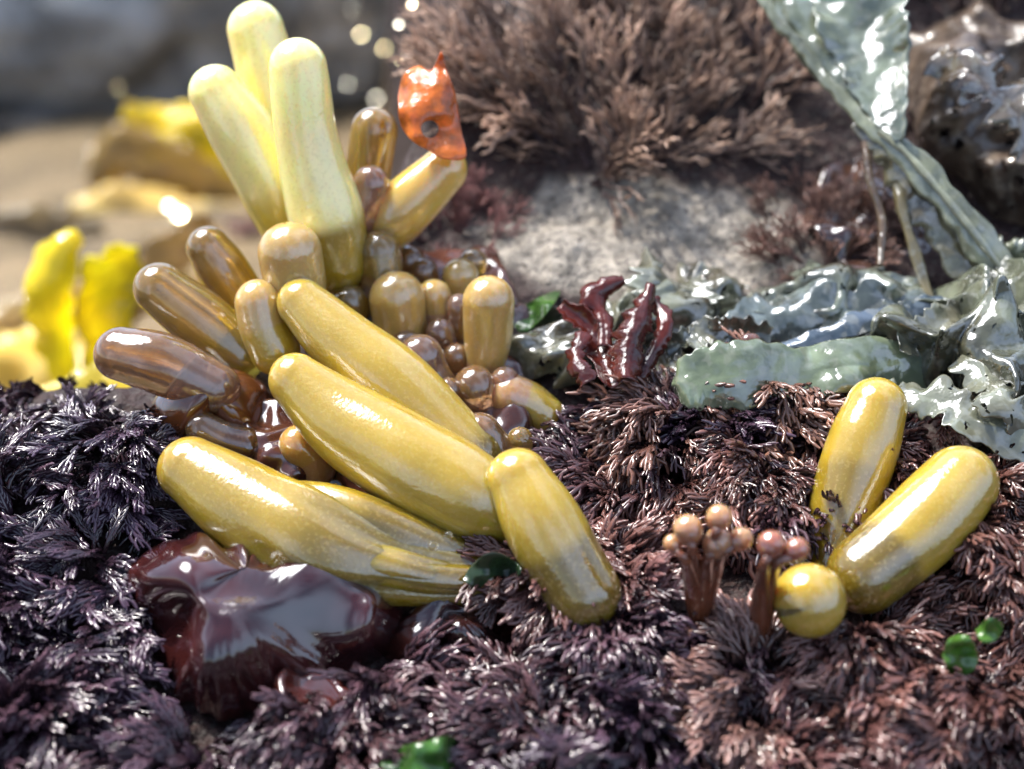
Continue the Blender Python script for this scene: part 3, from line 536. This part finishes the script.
def tuft(label, px, py, rad, n, cbase, ctip, sc, seed, h=.5):
    r = np.random.RandomState(seed); a = r.uniform(0, math.tau, n); q = np.sqrt(r.uniform(0, 1, n))*rad
    c0 = P(px, py, td(px, py)); x = c0[0]+q*np.cos(a); y = c0[1]+q*np.sin(a); pos = np.stack([x, y, hgt(x, y)+h*rad*(1-(q/rad)**2)+.2], -1)
    o_ = np.stack([np.cos(a)*q/rad, np.sin(a)*q/rad, 0*a], -1)
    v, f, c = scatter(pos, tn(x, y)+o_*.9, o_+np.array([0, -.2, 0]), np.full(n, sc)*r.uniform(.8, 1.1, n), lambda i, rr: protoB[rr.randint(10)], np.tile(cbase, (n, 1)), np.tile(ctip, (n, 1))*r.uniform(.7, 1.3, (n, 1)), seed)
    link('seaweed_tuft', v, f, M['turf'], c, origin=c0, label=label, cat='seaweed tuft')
tuft('brown tufted weed rosette left of the upright right bladder', 775, 458, .5, 28, (.04, .015, .012), (.23, .115, .08), 1.0, 1, 1.0)
tuft('brown feathery tuft below the grey green weed and dark red frills', 670, 465, .5, 26, (.03, .012, .012), (.19, .09, .065), 1.0, 2, .9)
tuft('pinkish brown bushy tuft at the bottom under the round ball bladder', 755, 735, .55, 26, (.05, .025, .022), (.30, .16, .13), 1.0, 3)
tuft('small dusty pink fuzzy tuft behind the amber bladders', 246, 240, .3, 14, (.10, .04, .04), (.42, .24, .2), .55, 4)

# twiggy bush
def twig(A, p, d, L, r, lev, rr, mx):
    w1, w2 = rr.uniform(-.14, .14, 3)*L, rr.uniform(-.14, .14, 3)*L
    e = p+d*L; c = np.array([p, p+d*L*.35+w1, p+d*L*.7+w2, e]); v, f = tube(c, [r, r*.95, r*.92, r*.88 if lev else r*.5], 4)
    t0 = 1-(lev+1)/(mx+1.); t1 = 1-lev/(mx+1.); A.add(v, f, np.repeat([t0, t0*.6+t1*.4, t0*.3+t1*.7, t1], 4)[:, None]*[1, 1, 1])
    if lev:
        for k in range(2 if rr.rand() < .9 else 3):
            d2 = norm(d+rr.uniform(-.42, .42, 3)); twig(A, e, d2, L*rr.uniform(.65, 1.05), r*.92, lev-1, rr, mx)
bp_ = []
for k in range(8):
    A = Acc(); rr = np.random.RandomState(500+k)
    for j in range(5): twig(A, np.array([rr.uniform(-.1, .1), rr.uniform(-.1, .1), -.05]), norm(np.array([rr.uniform(-.5, .5), rr.uniform(-.5, .5), 1])), .48, .026, 2 if j % 2 else 3, rr, 3)
    bp_.append(A.out())
def bush(label, reg, n, sc, cb, ct, seed, name='twiggy_seaweed_bush', rad=.9):
    r = np.random.RandomState(seed); x0, x1, y0, y1 = reg
    a = r.uniform(x0, x1, n*2); b = r.uniform(y0, y1, n*2); xn = (a-(x0+x1)/2)/((x1-x0)/2); yn = (b-(y0+y1)/2)/((y1-y0)/2)
    m = np.where(xn**2+yn**2 < 1)[0][:n]; n = len(m); a, b, xn, yn = a[m], b[m], xn[m], yn[m]
    pos = Pv(a, b, td(a, b))
    nn_ = U*(.8-yn[:, None]*rad*.8)+R*xn[:, None]*rad*1.1-F*.1+r.uniform(-.25, .25, (n, 3))
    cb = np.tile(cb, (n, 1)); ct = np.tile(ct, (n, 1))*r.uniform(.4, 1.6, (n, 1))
    v, f, c = scatter(pos, nn_, r.uniform(-1, 1, (n, 3)), r.uniform(.75, 1.15, n)*sc, lambda i, rr: bp_[rr.randint(8)], cb, ct, seed, 3)
    link(name, v, f, M['bush'], c, origin=pos.mean(0), label=label, cat='seaweed')
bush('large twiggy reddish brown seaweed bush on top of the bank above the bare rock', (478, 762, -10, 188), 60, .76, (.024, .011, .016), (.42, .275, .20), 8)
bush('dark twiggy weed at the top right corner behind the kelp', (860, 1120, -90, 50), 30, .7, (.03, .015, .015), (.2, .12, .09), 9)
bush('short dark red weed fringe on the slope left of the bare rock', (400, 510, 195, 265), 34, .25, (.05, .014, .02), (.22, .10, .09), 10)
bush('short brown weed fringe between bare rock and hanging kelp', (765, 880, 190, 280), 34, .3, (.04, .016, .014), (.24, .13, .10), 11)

# ---------------- light, world, camera
su = bpy.data.lights.new('sun', 'SUN'); su.energy = 5; su.angle = math.radians(.6); su.color = (1, .94, .83)
so = bpy.data.objects.new('sun', su); so.rotation_euler = Ld.to_track_quat('Z', 'Y').to_euler(); COL.objects.link(so)
w = bpy.data.worlds.new('World'); bpy.context.scene.world = w; w.use_nodes = True; nt = w.node_tree; N = nt.nodes; L = nt.links
sk = N.new('ShaderNodeTexSky'); sk.sky_type = 'NISHITA'; sk.sun_disc = False; sk.sun_elevation = math.asin(Ld.z); sk.sun_rotation = math.atan2(Ld.x, Ld.y)
tc = N.new('ShaderNodeTexCoord'); cn = N.new('ShaderNodeTexNoise'); cn.inputs['Scale'].default_value = 1.1; cn.inputs['Detail'].default_value = 1; L.new(tc.outputs['Generated'], cn.inputs['Vector'])
cmr = N.new('ShaderNodeMapRange'); cmr.interpolation_type = 'SMOOTHSTEP'; cmr.inputs[1].default_value = .38; cmr.inputs[2].default_value = .68; cmr.inputs[4].default_value = .75; L.new(cn.outputs[0], cmr.inputs[0])
cmx = N.new('ShaderNodeMix'); cmx.data_type = 'RGBA'; L.new(cmr.outputs[0], cmx.inputs[0]); L.new(sk.outputs[0], cmx.inputs[6]); cmx.inputs[7].default_value = (9, 11, 15, 1)
# bright cloud lit from behind, around the sun
dt = N.new('ShaderNodeVectorMath'); dt.operation = 'DOT_PRODUCT'; L.new(tc.outputs['Generated'], dt.inputs[0]); dt.inputs[1].default_value = Ld
cn2 = N.new('ShaderNodeTexNoise'); cn2.inputs['Scale'].default_value = 3; cn2.inputs['Detail'].default_value = 0; L.new(tc.outputs['Generated'], cn2.inputs['Vector'])
ad = N.new('ShaderNodeMath'); ad.operation = 'MULTIPLY_ADD'; ad.inputs[1].default_value = .06; L.new(cn2.outputs[0], ad.inputs[0]); L.new(dt.outputs['Value'], ad.inputs[2])
g1 = N.new('ShaderNodeMapRange'); g1.inputs[1].default_value = .966; g1.inputs[2].default_value = .982; L.new(ad.outputs[0], g1.inputs[0])
cm2 = N.new('ShaderNodeMix'); cm2.data_type = 'RGBA'; L.new(g1.outputs[0], cm2.inputs[0]); L.new(cmx.outputs[2], cm2.inputs[6]); cm2.inputs[7].default_value = (105, 106, 110, 1)
L.new(cm2.outputs[2], N['Background'].inputs[0]); N['Background'].inputs[1].default_value = .15
cd = bpy.data.cameras.new('camera'); cam = bpy.data.objects.new('camera', cd); COL.objects.link(cam)
cam.location = Vector(CAM); cam.rotation_euler = (math.pi/2-TH, 0, 0); cd.sensor_width = 36; cd.lens = 36*D/10.24; cd.clip_end = 1000; cd.clip_start = .1
cd.dof.use_dof = True; cd.dof.focus_distance = D-.7; cd.dof.aperture_fstop = (cd.lens/1000)/.34
bpy.context.scene.camera = cam
sc = bpy.context.scene; sc.view_settings.view_transform = 'Standard'; sc.view_settings.look = 'None'; sc.view_settings.exposure = 0
